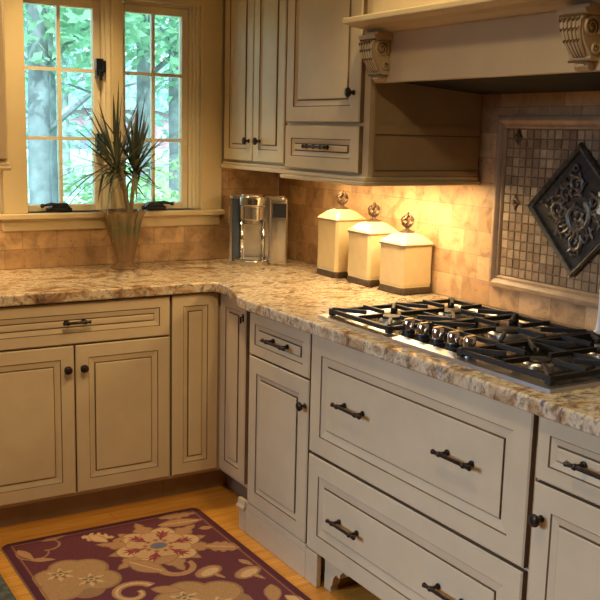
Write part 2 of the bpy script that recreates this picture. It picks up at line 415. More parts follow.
c = thing('corner_cabinet', 'cream corner base cabinet with two narrow doors meeting in the inner corner', 'cabinet', (-.63, -.63, 0))
k = MB(); k.prism([(-.214, .02), (.02, .02), (.02, -.395), (.60, -.395), (.60, .60), (-.214, .60)], .10, .872, 'z')
k.build('carcass', 'paint', c)
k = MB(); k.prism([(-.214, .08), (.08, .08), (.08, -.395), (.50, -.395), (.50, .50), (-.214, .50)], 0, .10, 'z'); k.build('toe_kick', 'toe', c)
panel_mb(-.210, -.004, .117, .868, 0, stile=.048, bead=.016).build('door', ['paint', 'glaze'], c)
d = panel_mb(.004, .226, .12, .866, 0, stile=.048, bead=.014)
d.v = [(y, -x, z) for (x, y, z) in d.v]           # turned to face the window-run side
dd = d.build('door', ['paint', 'glaze'], c)
m = MB(); m.box((-.004, -.212, .782), (0, -.202, .812)); m.tube([(-.004, -.207, .80), (-.012, -.207, .80), (-.012, -.207, .776)], .0038, 8); mm = m.build('latch', 'bronze', dd, bevel=.002); mm['label'] = 'small dark bronze latch'

# stove run: local x = -(y - y0), local y = x(world)
RZ = -PI/2; FX = -.713
def stove_cab(name, label, y0): return thing(name, label, 'cabinet', (0, y0, 0), RZ)
Y = -1.03
c = stove_cab('base_cabinet', 'cream base cabinet with one drawer over one door, on a plinth beside the corner', Y)
W = .436
MB().box((0, FX+.02, .10), (W, -.03, .872)).build('carcass', 'paint', c)
drawer(c, .012, W-.004, .708, .866, FX, [(.240, .789)], stile=.04, bead=.014, ln=.16)
door(c, .012, W-.004, .128, .702, FX, (.413, .612), stile=.058, bead=.014)
k = MB(); k.box((0, FX+.001, 0), (.4375, -.10, .0985)); k.box((.002, FX+.001, .0985), (.4375, FX+.0195, .126)); k.box((-.055, FX+.001, 0), (-.0005, FX+.012, .088)); k.box((.438, FX+.001, 0), (.512, FX+.0195, .1175))
k.prism([(FX-.008, .0885), (FX-.008, .096), (FX-.002, .104), (FX+.002, .125), (FX+.015, .125), (FX+.015, .0885)], -.062, -.004, 'x')
k.build('plinth', 'paint', c, bevel=.003)

Y = -1.468
c = stove_cab('cooktop_cabinet', 'wide cream base cabinet with two deep drawers below the cooktop', Y)
W = 1.016
MB().box((0, FX+.02, .118), (W, -.03, .872)).build('carcass', 'paint', c)
drawer(c, .005, W-.005, .466, .866, FX, [(.260, .674), (.758, .673)], stile=.062, bead=.022, ln=.16)
drawer(c, .005, W-.005, .122, .456, FX, [(.252, .285), (.750, .283)], stile=.062, bead=.022, ln=.16)
def foot(flip):
    pr = [(.08, 0), (.08, .118), (.24, .118), (.215, .095), (.19, .098), (.175, .085), (.17, .066), (.15, .072), (.135, .055), (.128, .030), (.118, .016), (.12, 0)]
    if flip: pr = [(W-u, z) for u, z in pr]
    MB().prism(pr, FX+.03, FX+.06, 'y').build('foot', 'paint', c)
foot(False); foot(True)
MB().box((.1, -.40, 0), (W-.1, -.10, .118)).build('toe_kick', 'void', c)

Y = -2.490
c = stove_cab('base_cabinet', 'cream base cabinet with drawer and round knobbed door, far right past the cooktop', Y)
W = .52
MB().box((0, FX+.02, .10), (W, -.03, .872)).build('carcass', 'paint', c)
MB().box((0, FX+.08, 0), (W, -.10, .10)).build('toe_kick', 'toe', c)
drawer(c, .008, W-.01, .708, .866, FX, [(.205, .788)], stile=.04, bead=.014, ln=.16)
door(c, .008, W-.01, .128, .700, FX, (.040, .616), stile=.06, bead=.016)

# countertop
pts = [(-1.70, -.65), (-.705, -.65), (-.682, -.655), (-.668, -.668), (-.662, -.70), (-.668, -.77), (-.686, -.85), (-.712, -.92), (-.732, -.97), (-.743, -1.04), (-.743, -3.0), (-.001, -3.0), (-.001, -.013), (-1.70, -.013)]
k = MB(); k.prism(pts, .873, .914, 'z')
ct = k.build('countertop', 'granite', bevel=.007, seg=3)
tag(ct, 'L-shaped polished brown and cream granite countertop over the base cabinets', 'countertop')

# ------------------------------------------------------------------ upper cabinets
c = stove_cab('wall_cabinet', 'cream two-door wall cabinet in the corner beside the window', -.03)
UX = -.33
MB().box((0, UX+.02, 1.375), (.872, -.005, 2.45)).build('carcass', 'paint', c)
door(c, .022, .298, 1.385, 2.43, UX, (.268, 1.473), stile=.052, bead=.014)
door(c, .303, .575, 1.385, 2.43, UX, (.368, 1.473), stile=.052, bead=.014)
k = MB(); k.box((0, UX-.004, 1.345), (.872, -.01, 1.363)); k.box((0, UX+.006, 1.363), (.872, -.01, 1.3745)); k.build('light_rail', 'paint', c, bevel=.003)

Y = -.905
c = stove_cab('wall_cabinet', 'tall deep cream wall cabinet with one door over a small drawer, above the canisters', Y)
BX = -.494; W = .535
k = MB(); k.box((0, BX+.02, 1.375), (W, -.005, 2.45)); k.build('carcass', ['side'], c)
MB().box((0, BX+.004, 1.375), (W+.002, BX+.0195, 2.45)).build('face_frame', 'paint', c)
door(c, .018, .503, 1.552, 2.43, BX-.016, (.468, 1.650), stile=.055, bead=.016)
drawer(c, .018, .503, 1.384, 1.540, BX-.016, [(.270, 1.466)], stile=.045, bead=.014, ln=.15)
k = MB(); k.box((-.006, BX-.022, 1.343), (W+.014, -.005, 1.358)); k.box((0, BX-.012, 1.358), (W+.008, -.005, 1.3745)); k.build('light_rail', 'paint', c, bevel=.004)
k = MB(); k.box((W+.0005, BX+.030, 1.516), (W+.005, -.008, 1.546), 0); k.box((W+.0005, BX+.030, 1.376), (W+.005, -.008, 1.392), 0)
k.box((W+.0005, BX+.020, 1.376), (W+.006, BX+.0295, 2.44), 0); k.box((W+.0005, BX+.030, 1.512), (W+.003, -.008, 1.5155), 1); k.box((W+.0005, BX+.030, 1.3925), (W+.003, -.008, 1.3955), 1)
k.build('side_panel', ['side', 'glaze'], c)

c = thing('wall_cabinet', 'cream wall cabinet on the far side of the window, cut off by the picture edge', 'cabinet', (-1.39, 0, 0))
MB().box((-.46, -.33, 1.375), (0, -.005, 2.45)).build('carcass', 'paint', c)
door(c, -.45, -.008, 1.388, 2.43, -.35, (-.42, 1.473))
k = MB(); k.box((-.46, -.358, 1.345), (.006, -.01, 1.360)); k.box((-.46, -.35, 1.360), (.003, -.01, 1.3745)); k.build('light_rail', 'paint', c, bevel=.004)

# ------------------------------------------------------------------ range hood
Y = -1.442
c = thing('range_hood', 'cream range hood with wood mantel and carved corbels above the cooktop', 'range hood', (0, Y, 0), RZ)
W = 1.0
k = MB(); k.box((.0, -.48, 1.68), (W, -.455, 1.853)); k.box((W-.02, -.455, 1.68), (W, -.005, 1.853)); k.build('apron', 'paint', c, bevel=.003)
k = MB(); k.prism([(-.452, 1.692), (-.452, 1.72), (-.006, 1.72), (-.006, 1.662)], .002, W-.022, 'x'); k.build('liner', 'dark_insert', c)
k = MB(); k.box((.004, -.612, 1.857), (W+.09, -.006, 1.876)); k.prism([(-.60, 1.857), (-.575, 1.850), (-.53, 1.846), (-.505, 1.836), (-.481, 1.834), (-.481, 1.857)], .004, W+.08, 'x'); k.build('mantel_shelf', 'paint', c, bevel=.004)
k = MB(); k.box((.012, -.485, 1.877), (W, -.006, 2.45)); k.build('chimney_box', 'paint', c)
panel_mb(.006, W, 1.877, 2.45, -.503, th=.018, stile=.062, bead=.016).build('chimney_panel', ['paint', 'glaze'], c)
def corbel(u):
    b0, b1 = u-.046, u+.046; xf = -.48
    k = MB()
    k.prism([(xf, 1.680), (xf-.018, 1.682), (xf-.026, 1.690), (xf-.024, 1.700), (xf, 1.703)], b0+.026, b1-.022, 'x')
    k.prism([(xf, 1.7035), (xf-.028, 1.7035), (xf-.032, 1.709), (xf-.027, 1.714), (xf, 1.714)], b0+.014, b1-.010, 'x')
    body = [(-.026, 1.714), (-.036, 1.727), (-.052, 1.748), (-.062, 1.772), (-.064, 1.792), (-.056, 1.810)]
    k.prism([(xf, 1.7145)]+[(xf+a, z) for a, z in body]+[(xf, 1.810)], b0+.012, b1-.012, 'x')
    k.prism([(xf, 1.8105), (xf-.060, 1.8105), (xf-.068, 1.817), (xf-.070, 1.826), (xf, 1.826)], b0, b1, 'x')
    k.box((b0+.018, xf-.055, 1.8265), (b1-.002, xf, 1.8345))
    for s in (b0+.010, b1-.010):                     # volutes on both cheeks
        for cy, cz, R0, turns, d in ((xf-.034, 1.782, .027, 2.0, 1), (xf-.016, 1.734, .014, 1.6, -1)):
            pp = []
            for i in range(40):
                tt = i/39; a = d*(-.6+tt*turns*2*PI); R = R0*(1-.88*tt); pp.append((s, cy+R*math.cos(a), cz+R*math.sin(a)))
            k.tube(pp, [.0052*(1-.5*i/39) for i in range(40)], 6, 0)
            k.tube([(p[0]+(.001 if s > u else -.001), cy+(p[1]-cy)*.83, cz+(p[2]-cz)*.83) for p in pp[:30]], .0026, 5, 1)
    fr = [(-.056, 1.808), (-.066, 1.796), (-.064, 1.774), (-.054, 1.748), (-.038, 1.726), (-.028, 1.714)]
    for off in (-.031, -.0165, 0, .0165, .031):      # acanthus ribs and glazed creases
        k.tube([(u+off*(1-.45*i/5), xf+a-.002, z) for i, (a, z) in enumerate(fr)], [.004, .0068, .0068, .006, .005, .003], 6, 0)
        for i in (1, 2, 3):
            a, z = fr[i]; k.tube([(u+off*(1-.45*i/5)-.006, xf+a-.006, z+.008), (u+off*(1-.45*i/5), xf+a-.010, z), (u+off*(1-.45*i/5)+.006, xf+a-.006, z+.008)], [.001, .003, .001], 5, 1)
    for off in (-.024, -.008, .008, .024):
        k.tube([(u+off*(1-.45*i/5), xf+a-.003, z) for i, (a, z) in enumerate(fr)], .0036, 5, 1)
    k.tube([(b0+.014, xf-.033, 1.7025), (b1-.010, xf-.033, 1.7025)], .003, 5, 1); k.tube([(b0+.004, xf-.063, 1.8095), (b1-.004, xf-.063, 1.8095)], .003, 5, 1)
    for i in range(4): k.sphere((u-.012+.008*i, xf-.026, 1.693), .006, 0, 8)
    k.build('corbel', ['paint', 'glaze'], c, smooth='auto')
corbel(.050); corbel(.862+.05)

# ------------------------------------------------------------------ mosaic panel & plaque
PY0, PY1, PZ0, PZ1 = -1.538, -2.322, .992, 1.590
c = thing('mosaic_panel', 'framed tan stone mosaic panel set in the tiled wall behind the cooktop', 'mosaic panel', (0, -1.93, .992))
O = (0, -1.93, .992)
k = MB()
pr = [(0, 0), (-.014, .0), (-.020, .008), (-.022, .018), (-.017, .026), (-.010, .031), (-.012, .038), (-.006, .044), (0, .044)]   # (x out, inset)
n = len(pr); vs = []
for (yy, zz, sy, sz) in ((PY0, PZ0, -1, 1), (PY1, PZ0, 1, 1), (PY1, PZ1, 1, -1), (PY0, PZ1, -1, -1)):
    for (xo, ins) in pr: vs.append((xo-.0005, yy+sy*ins, zz+sz*ins))
fs = []
for i in range(4):
    j = (i+1) % 4
    for q in range(n): fs.append((i*n+q, i*n+(q+1) % n, j*n+(q+1) % n, j*n+q))
k.add(vs, fs); k.build('frame_molding', 'travertine_rail', c, shift=O, smooth='auto')
# chips
k = MB(); cols = []
k2 = MB(); k2.box((-.003, PY1+.044, PZ0+.044), (-.0005, PY0-.044, PZ1-.044)); k2.build('grout_bed', 'mosaic_grout', c, shift=O)
iy0, iy1, iz0, iz1 = PY1+.046, PY0-.046, PZ0+.046, PZ1-.046
ny, nz = 22, 16; sy, sz = (iy1-iy0)/ny, (iz1-iz0)/nz
pal = [(.42, .28, .15), (.36, .235, .125), (.29, .185, .095), (.50, .36, .20), (.38, .265, .15), (.32, .21, .115)]
acc = [(-1.642, 1.297), (-1.637, 1.517), (-2.218, 1.297), (-2.223, 1.517), (-1.642, 1.085), (-1.80, 1.085)]
for i in range(ny):
    for j in range(nz):
        a, b_ = iy0+i*sy, iz0+j*sz; g = .0013
        cc = pal[int(rng.integers(len(pal)))]; v = rng.uniform(.85, 1.15); cc = tuple(x*v for x in cc)
        o = .007+rng.uniform(-.0008, .0008)
        y0, y1, z0, z1 = a+g, a+sy-g, b_+g, b_+sz-g; e = .0015
        k.add([(-.003, y0, z0), (-.003, y1, z0), (-.003, y1, z1), (-.003, y0, z1), (-o, y0+e, z0+e), (-o, y1-e, z0+e), (-o, y1-e, z1-e), (-o, y0+e, z1-e)],
              [(4, 5, 6, 7), (0, 1, 5, 4), (1, 2, 6, 5), (2, 3, 7, 6), (3, 0, 4, 7)])
        cols += [cc]*5
mo = k.build('mosaic_field', 'mosaic', c, shift=O)
ca = mo.data.color_attributes.new('Col', 'FLOAT_COLOR', 'CORNER')
buf = np.ones((len(mo.data.loops), 4), dtype=np.float32); li = 0
for p in mo.data.polygons:
    for _ in p.loop_indices: buf[_, :3] = cols[p.index]
ca.data.foreach_set('color', buf.ravel())
for (yy, zz) in acc[:2]+acc[2:4]:
    R = .030; k = MB()
    k.add([(-.0075, yy+R*.75, zz), (-.0075, yy, zz+R), (-.0075, yy-R*.75, zz), (-.0075, yy, zz-R), (-.013, yy+R*.5, zz), (-.013, yy, zz+R*.7), (-.013, yy-R*.5, zz), (-.013, yy, zz-R*.7)],
          [(4, 5, 6, 7), (0, 1, 5, 4), (1, 2, 6, 5), (2, 3, 7, 6), (3, 0, 4, 7)]); k.sphere((-.012, yy, zz), .008, 0, 8)
    k.build('accent_tile', 'finial', c, shift=O)['label'] = 'small brown metal diamond accent'

c = thing('relief_plaque', 'large dark pewter diamond plaque with scrolling leaf relief on the mosaic panel', 'plaque', (-.004, -1.928, 1.29))
D_ = .215
k = MB(); prf = [(0, -.0095), (.0, -.020), (.005, -.025), (.010, -.021), (.013, -.018), (.017, -.020), (.020, -.0115)]
vs = []
for (dy, dz) in ((1, 0), (0, 1), (-1, 0), (0, -1)):
    for ins, xo in prf: vs.append((xo, dy*(D_-ins*1.414), dz*(D_-ins*1.414)))
n = len(prf); fs = []
for i in range(4):
    j = (i+1) % 4
    for q in range(n-1): fs.append((i*n+q, i*n+q+1, j*n+q+1, j*n+q))
k.add(vs, fs); k.build('plaque_frame', 'pewter', c)
q = D_-.018*1.414
k = MB(); k.add([(-.0105, q, 0), (-.0105, 0, q), (-.0105, -q, 0), (-.0105, 0, -q)], [(0, 1, 2, 3)]); k.build('plaque_ground', 'pewter_dark', c)
k = MB()
def scroll(cy, cz, R0, a0, turns, d, r):
    pp = []
    for i in range(36):
        tt = i/35; a = a0+d*tt*turns*2*PI; R = R0*(1-.85*tt); pp.append((-.013, cy+R*math.cos(a), cz+R*math.sin(a)))
    k.tube(pp, [r*(.5+.9*math.sin(PI*min(1, .15+.85*(1-i/35))*.5)) for i in range(36)], 7)
    for i in range(2, 30, 4):
        a = a0+d*(i/35)*turns*2*PI; R = R0*(1-.85*i/35)
        p0 = Vector((-.014, cy+R*math.cos(a), cz+R*math.sin(a))); dr = Vector((0, math.cos(a+d*.7), math.sin(a+d*.7)))
        k.tube([p0, p0+dr*.012, p0+dr*.022+Vector((-.003, 0, 0))], [r, r*1.2, r*.3], 6)
scroll(-.005, -.02, .055, 2.2, 1.6, 1, .008); scroll(-.07, .03, .034, 0, 1.5, -1, .0065); scroll(.075, .0, .036, 3.0, 1.5, 1, .0065)
scroll(.01, .085, .034, -1.5, 1.4, -1, .006); scroll(.0, -.10, .036, 1.2, 1.5, 1, .006); scroll(-.10, -.02, .024, 1.5, 1.2, 1, .005); scroll(.045, .055, .024, -2, 1.3, 1, .005); scroll(.055, -.06, .024, 2, 1.3, -1, .005); scroll(-.05, -.065, .022, 0, 1.3, 1, .005)
for i in range(9):
    a = -2.6+i*.32; k.tube([(-.013, .0+.02*math.cos(a), -.02+.02*math.sin(a)), (-.02, .055*math.cos(a), -.02+.055*math.sin(a)), (-.012, .085*math.cos(a+.25), -.02+.085*math.sin(a+.25))], [.003, .0065, .002], 6)
RL = random.Random(4)
for i in range(70):                                   # small leaves filling the ground
    yy = RL.uniform(-.17, .17); zz = RL.uniform(-.17, .17)
    if abs(yy)+abs(zz) > .165: continue
    a = RL.uniform(0, 2*PI); p0 = Vector((-.011, yy, zz)); dr = Vector((0, math.cos(a), math.sin(a))); pe = Vector((0, -math.sin(a), math.cos(a)))
    k.tube([p0, p0+dr*.010+pe*.002+Vector((-.004, 0, 0)), p0+dr*.020+pe*.007+Vector((-.003, 0, 0)), p0+dr*.026+pe*.014], [.002, .005, .0045, .001], 6)
for i in range(8):
    a = i*PI/4; k.sphere((-.014, .012+.010*math.cos(a), .135+.010*math.sin(a)), .006, 0, 8)
k.sphere((-.018, -.012, -.005), .014, 0, 10)
k.build('leaf_relief', 'pewter', c, smooth='auto')

# ------------------------------------------------------------------ cooktop
c = thing('gas_cooktop', 'stainless gas cooktop with black iron grates set in the granite counter', 'cooktop', (-.40, -1.98, .914))
x0, x1, y0, y1 = -.685+.40, -.125+.40, -2.502+1.98, -1.460+1.98
k = MB(); z = .0005
e = .014
vs = [(x0, y0, z), (x1, y0, z), (x1, y1, z), (x0, y1, z), (x0+.003, y0+.003, .010), (x1-.003, y0+.003, .010), (x1-.003, y1-.003, .010), (x0+.003, y1-.003, .010),
      (x0+.045, y0+e, .013), (x1-e, y0+e, .013), (x1-e, y1-e, .013), (x0+.045, y1-e, .013), (x0+.055, y0+e+.01, .006), (x1-e-.01, y0+e+.01, .006), (x1-e-.01, y1-e-.01, .006), (x0+.055, y1-e-.01, .006)]
fs = [(3, 2, 1, 0)]
for i in range(3):
    for q in range(4): fs.append((i*4+q, i*4+(q+1) % 4, (i+1)*4+(q+1) % 4, (i+1)*4+q))
k.add(vs, fs); k.add(vs[12:16], [(0, 1, 2, 3)], 1); k.build('tray', ['steel', 'deck'], c)
def grate(ax0, ax1, ay0, ay1, kind):
    g = MB(); zt, h, b = .040, .013, .0062
    def bar(p, q, zz=zt, ww=b):
        p = Vector((*p, 0)); q = Vector((*q, 0)); d = (q-p).normalized(); s_ = Vector((-d.y, d.x, 0))*ww
        g.add([(*(p+s_)[:2], zz-h), (*(q+s_)[:2], zz-h), (*(q-s_)[:2], zz-h), (*(p-s_)[:2], zz-h), (*(p+s_*.8)[:2], zz), (*(q+s_*.8)[:2], zz), (*(q-s_*.8)[:2], zz), (*(p-s_*.8)[:2], zz)],
              [(0, 3, 2, 1), (4, 5, 6, 7), (0, 1, 5, 4), (1, 2, 6, 5), (2, 3, 7, 6), (3, 0, 4, 7)])
    zl = zt-.006
    bar((ax0, ay0), (ax1, ay0), zl, .008); bar((ax0, ay1), (ax1, ay1), zl, .008); bar((ax0, ay0), (ax0, ay1), zl, .008); bar((ax1, ay0), (ax1, ay1), zl, .008)
    cells = [((ax0+ax1)/2, (ay0+ay1)/2, (ax1-ax0)/2, (ay1-ay0)/2)] if kind == 1 else [(ax0+(ax1-ax0)*.25, (ay0+ay1)/2, (ax1-ax0)/4, (ay1-ay0)/2), (ax0+(ax1-ax0)*.75, (ay0+ay1)/2, (ax1-ax0)/4, (ay1-ay0)/2)]
    if kind == 2: bar(((ax0+ax1)/2, ay0), ((ax0+ax1)/2, ay1), zl)
    for (cx, cy, hx, hy) in cells:
        for (dx, dy) in ((1, 0), (-1, 0), (0, 1), (0, -1), (1, 1), (-1, 1), (1, -1), (-1, -1)):
            a = (cx+dx*hx, cy+dy*hy); s_ = .30 if abs(dx)+abs(dy) == 1 else .42
            bar(a, (cx+dx*hx*s_, cy+dy*hy*s_))
    for (px, py) in ((ax0, ay0), (ax1, ay0), (ax0, ay1), (ax1, ay1), ((ax0+ax1)/2, ay0), ((ax0+ax1)/2, ay1)):
        g.prism([(px-.009, py-.009), (px+.009, py-.009), (px+.009, py+.009), (px-.009, py+.009)], .0135 if (px in (ax0, ax1) or py in (ay0, ay1)) and px < x0+.045 else .0065, zt-.004, 'z')
    g.build('grate', 'iron', c, bevel=.0015)
xb = x1-.028
grate(x0+.03, xb, .165, y1-.045, 2); grate(-.10, xb, -.145, .155, 1); grate(x0+.03, xb, y0+.03, -.165, 2)
def burner(x, y, r):
    b = MB(); b.lathe([(r, .0062), (r*.98, .016), (r*.86, .020), (r*.84, .022), (0, .022)], (x, y, 0), 'z', 24)
    o = b.build('burner', 'steel', c, smooth='auto')
    b = MB(); b.lathe([(r*.78, .0222), (r*.80, .026), (r*.7, .030), (0, .031)], (x, y, 0), 'z', 24); b.build('burner_cap', 'iron', o, smooth='auto')
gx0, gx1 = x0+.03, xb
for yy in ((.165+y1-.045)/2, (y0+.03-.165)/2):
    burner(gx0+(gx1-gx0)*.25, yy, .040); burner(gx0+(gx1-gx0)*.75, yy, .046)
burner((-.10+xb)/2, .005, .058)
for i in range(5):
    yy = -1.838-.0685*i+1.98; x = -.598+.40
    b = MB(); b.lathe([(.024, .0065), (.024, .012), (.020, .014), (.019, .024), (.0, .024)], (x, yy, 0), 'z', 20); o = b.build('knob', 'black', c, smooth='auto')
    b = MB(); b.lathe([(.0175, .0242), (.0175, .050), (.0155, .054), (0, .055)], (x, yy, 0), 'z', 20); b.box((x-.016, yy-.004, .054), (x+.016, yy+.004, .058)); b.build('grip', 'chrome', o, smooth='auto')['label'] = 'polished steel knob top'

# ------------------------------------------------------------------ canisters
def canister(yc, hb, label):
    c = thing('canister', label, 'canister', (-.085, yc, .9142), 0, 'ceramic canisters on the counter')
    hw, hd = .074, .077
    def rectring(a, b, z, ch=.010): return [(-a+ch, -b, z), (a-ch, -b, z), (a, -b+ch, z), (a, b-ch, z), (a-ch, b, z), (-a+ch, b, z), (-a, b-ch, z), (-a, -b+ch, z)]
    def loft(rings, mats, name, par, caps=True):
        k = MB(); vs = []; fs = []; ms = []
        for a, b, z, m in rings: vs += rectring(a, b, z, min(.010, a*.25))
        for i in range(1, len(rings)):
            for q in range(8): fs.append(((i-1)*8+q, (i-1)*8+(q+1) % 8, i*8+(q+1) % 8, i*8+q)); ms.append(rings[i][3])
        fs.append(tuple(range(7, -1, -1))); ms.append(rings[0][3]); e = (len(rings)-1)*8; fs.append(tuple(e+q for q in range(8))); ms.append(rings[-1][3])
        k.v, k.f, k.m = vs, fs, ms
        return k.build(name, mats, par)
    loft([(hw-.003, hd-.003, 0, 1), (hw+.001, hd+.001, .004, 1), (hw+.001, hd+.001, .020, 1), (hw-.001, hd-.001, .027, 1), (hw-.002, hd-.002, .029, 0), (hw, hd, .04, 0), (hw-.001, hd-.001, hb*.6, 0), (hw, hd, hb-.004, 0), (hw, hd, hb, 0)], ['ceramic', 'ceramic_foot'], 'body', c)
    lid = loft([(hw-.001, hd-.001, hb+.0005, 1), (hw+.004, hd+.004, hb+.002, 1), (hw+.004, hd+.004, hb+.007, 1), (hw+.003, hd+.003, hb+.010, 0), (hw-.004, hd-.004, hb+.018, 0), (hw*.62, hd*.62, hb+.040, 0), (hw*.36, hd*.36, hb+.047, 0), (hw*.30, hd*.30, hb+.048, 0)], ['ceramic', 'ceramic_bead'], 'lid', c)
    k = MB(); zb = hb+.048
    k.lathe([(.030, zb), (.030, zb+.003), (.020, zb+.007), (.009, zb+.011), (.007, zb+.016), (.008, zb+.018)], (0, 0, 0), 'z', 16, 0)
    zc = zb+.044
    for i in range(6):
        pp = []
        for j in range(13):
            tt = j/12; a = i*PI/3+tt*2.2; R = .024*math.sin(PI*tt)**.75; pp.append((R*math.cos(a), R*math.sin(a), zc-.028+.056*tt))
        k.tube(pp, .0036, 6, 0)
    k.tube([(0, 0, zb+.012), (0, 0, zc), (0, 0, zc+.030)], [.006, .0025, .006], 8); k.sphere((0, 0, zc+.029), .006, 0, 8)
    k.build('finial', 'finial', lid, smooth='auto')['label'] = 'bronze openwork twisted finial'
canister(-.688, .238, 'tallest cream ceramic canister, nearest the coffee maker')
canister(-.922, .206, 'middle cream ceramic canister, between its taller and shorter neighbours')
canister(-1.145, .184, 'shortest cream ceramic canister, right next to the cooktop')

# ------------------------------------------------------------------ coffee maker
c = thing('coffee_maker', 'silver single-serve coffee maker in the counter corner', 'coffee maker', (-.222, -.205, .9142), math.radians(-28))
def rbox(x0, x1, y0, y1, z0, z1, r, seg=5):
    pts = []
    for (cx, cy, a0) in ((x1-r, y1-r, 0), (x0+r, y1-r, PI/2), (x0+r, y0+r, PI), (x1-r, y0+r, 1.5*PI)):
        for i in range(seg+1): a = a0+PI/2*i/seg; pts.append((cx+r*math.cos(a), cy+r*math.sin(a)))
    return pts
k = MB(); k.prism(rbox(-.088, .132, -.01, .105, 0, 1, .025), .004, .312, 'z'); k.build('body', 'brewer', c, bevel=.006, smooth='auto')
k = MB(); k.prism(rbox(-.131, -.0885, -.045, .10, 0, 1, .016), .012, .296, 'z'); k.prism(rbox(-.132, -.0885, -.047, .10, 0, 1, .016), .2965, .311, 'z', 1); k.prism(rbox(-.132, -.0885, -.047, .10, 0, 1, .016), .002, .0115, 'z', 1)
k.box((-.1325, -.048, .01), (-.122, -.035, .30), 1); k.build('water_tank', ['tank', 'brewer'], c, smooth='auto')['label'] = 'dark translucent water tank'
def half(r0, cx, cy, n=14): return [(cx+r0*math.cos(PI+PI*i/n), cy+r0*.85*math.sin(PI+PI*i/n)) for i in range(n+1)]
h = half(.058, -.030, -.055); h = [(-.088, -.008)]+h+[(.028, -.008)]
k = MB(); k.prism(h, .205, .268, 'z'); k.prism([(-.030+(a+.030)*1.05, b*1.03) for a, b in h], .2685, .312, 'z')
k.prism([(-.03+(a+.03)*.72, -.01+(b+.01)*.8) for a, b in h], .185, .2045, 'z')
hd = k.build('brew_head', 'brewer', c, bevel=.004, smooth='auto')
k = MB(); k.tube([(-.03+.05*math.cos(PI+.2+(PI-.4)*i/14), -.055+.045*math.sin(PI+.2+(PI-.4)*i/14), .316) for i in range(15)], .006, 8); k.box((-.052, -.107, .274), (-.008, -.103, .300)); k.build('handle', 'chrome', hd, smooth='auto')
k = MB(); k.box((-.080, -.0115, .03), (.020, -.0102, .20)); k.build('back_plate', 'steel', c)
k = MB()
for xx in (-.078, .02): k.tube([(xx, -.022, .02), (xx, -.022, .205)], .010, 10)
k.build('column', 'chrome', c, smooth=True)
k = MB(); hh = [(-.112, -.02)]+[(-.034+.078*math.cos(PI+PI*i/18), -.048+.10*math.sin(PI+PI*i/18)) for i in range(19)]+[(.044, -.02)]
k.prism(hh, .0005, .026, 'z'); dt = k.build('drip_tray', 'brewer', c, bevel=.004, smooth='auto')
k = MB(); k.prism([(-.03+(a+.03)*.84, -.03+(b+.03)*.84) for a, b in hh], .0262, .030, 'z'); k.build('drip_grid', 'chrome', dt)
k = MB(); k.prism(rbox(.046, .132, -.062, .0, 0, 1, .014), .002, .300, 'z'); kt = k.build('control_tower', 'brewer', c, bevel=.004, smooth='auto')
MB().box((.062, -.0645, .216), (.124, -.0622, .280)).build('screen', 'screen', kt)['label'] = 'dark display screen'
MB().box((.060, -.066, .203), (.126, -.0622, .211)).build('button_strip', 'chrome', kt)
MB().box((.078, -.0635, .012), (.081, -.0622, .198)).build('seam', 'chrome', kt)

# ------------------------------------------------------------------ vase and plant
VX, VY = -.853, -.150
vz = .9142
prof = [(0, 0), (.060, 0), (.063, .004), (.058, .010), (.040, .018), (.036, .030), (.044, .06), (.055, .10), (.062, .14), (.067, .18), (.073, .215), (.083, .238), (.094, .252), (.091, .252), (.080, .236), (.070, .213), (.064, .18), (.058, .14), (.050, .10), (.039, .06), (.028, .034), (0, .030)]
def rip(i, a):
    h_ = prof[i][1]; k_ = 0 if h_ < .03 else min(1, (h_-.03)/.2)
    return 1+(.035+.05*k_)*k_*math.cos(9*a+.4)
k = MB(); k.lathe(prof, (0, 0, 0), 'z', 108, 0, rip)
va = k.build('vase', 'vase', smooth=True); va.location = (VX, VY, vz)
tag(va, 'fluted amber and green glass vase with ruffled rim under the window', 'vase')
pl = thing('potted_dracaena', 'spiky dragon plant with two leafy heads growing from the glass vase', 'plant', (VX, VY, vz+.035))
def rosette(cx, cy, cz, n, ln, lean, seed):
    R = random.Random(seed); k = MB()
    for i in range(n):
        az = R.uniform(0, 2*PI); el = R.choice([R.uniform(.85, 1.45), R.uniform(.1, .9), R.uniform(-.3, .5), R.uniform(-.1, .7)]); l = ln*R.uniform(.62, 1.15)*(1.0 if el > .1 else .9); w_ = R.uniform(.0032, .0054)
        d = Vector((math.cos(az)*math.cos(el)+lean, math.sin(az)*math.cos(el)*.72, math.sin(el))).normalized()
        side = d.cross(Vector((0, 0, 1))); side = side.normalized() if side.length > .01 else Vector((1, 0, 0))
        p0 = Vector((cx, cy, cz+R.uniform(-.03, .03))); dr = R.uniform(.10, .45)*(1-max(0, math.sin(el))*.8)
        vs = []
        for j in range(7):
            tt = j/6; p = p0+d*l*tt+Vector((0, 0, -dr*l*tt*tt)); ww = w_*(.55+.9*math.sin(PI*min(1, .12+.75*tt)))*(1-tt**4)+.0003
            if p.y > .085: p.y = .085-(p.y-.085)*.3
            vs += [p+side*ww, p-side*ww+Vector((0, 0, 0))]
        k.add(vs, [(2*j, 2*j+1, 2*j+3, 2*j+2) for j in range(6)])
    return k
h1 = (-.040, -.01, 1.350-vz-.035); h2 = (.045, .0, 1.335-vz-.035)
k = MB(); k.tube([(-.01, 0, 0), (.012, 0, .10), (.018, -.005, .20), (0, -.008, .29), (-.03, -.01, .37), h1], [.011, .0105, .010, .010, .0095, .009], 10)
k.build('stem', 'stem', pl, smooth=True)
k = MB(); k.tube([(.01, .01, 0), (.022, .01, .12), (.032, .006, .22), (.040, .0, .32), h2], [.0095, .009, .009, .0085, .008], 10)
k.tube([(.040, .0, .30), (.062, .0, .345), (.07, 0, .385)], [.006, .006, .005], 8); k.build('stem', 'stem', pl, smooth=True)
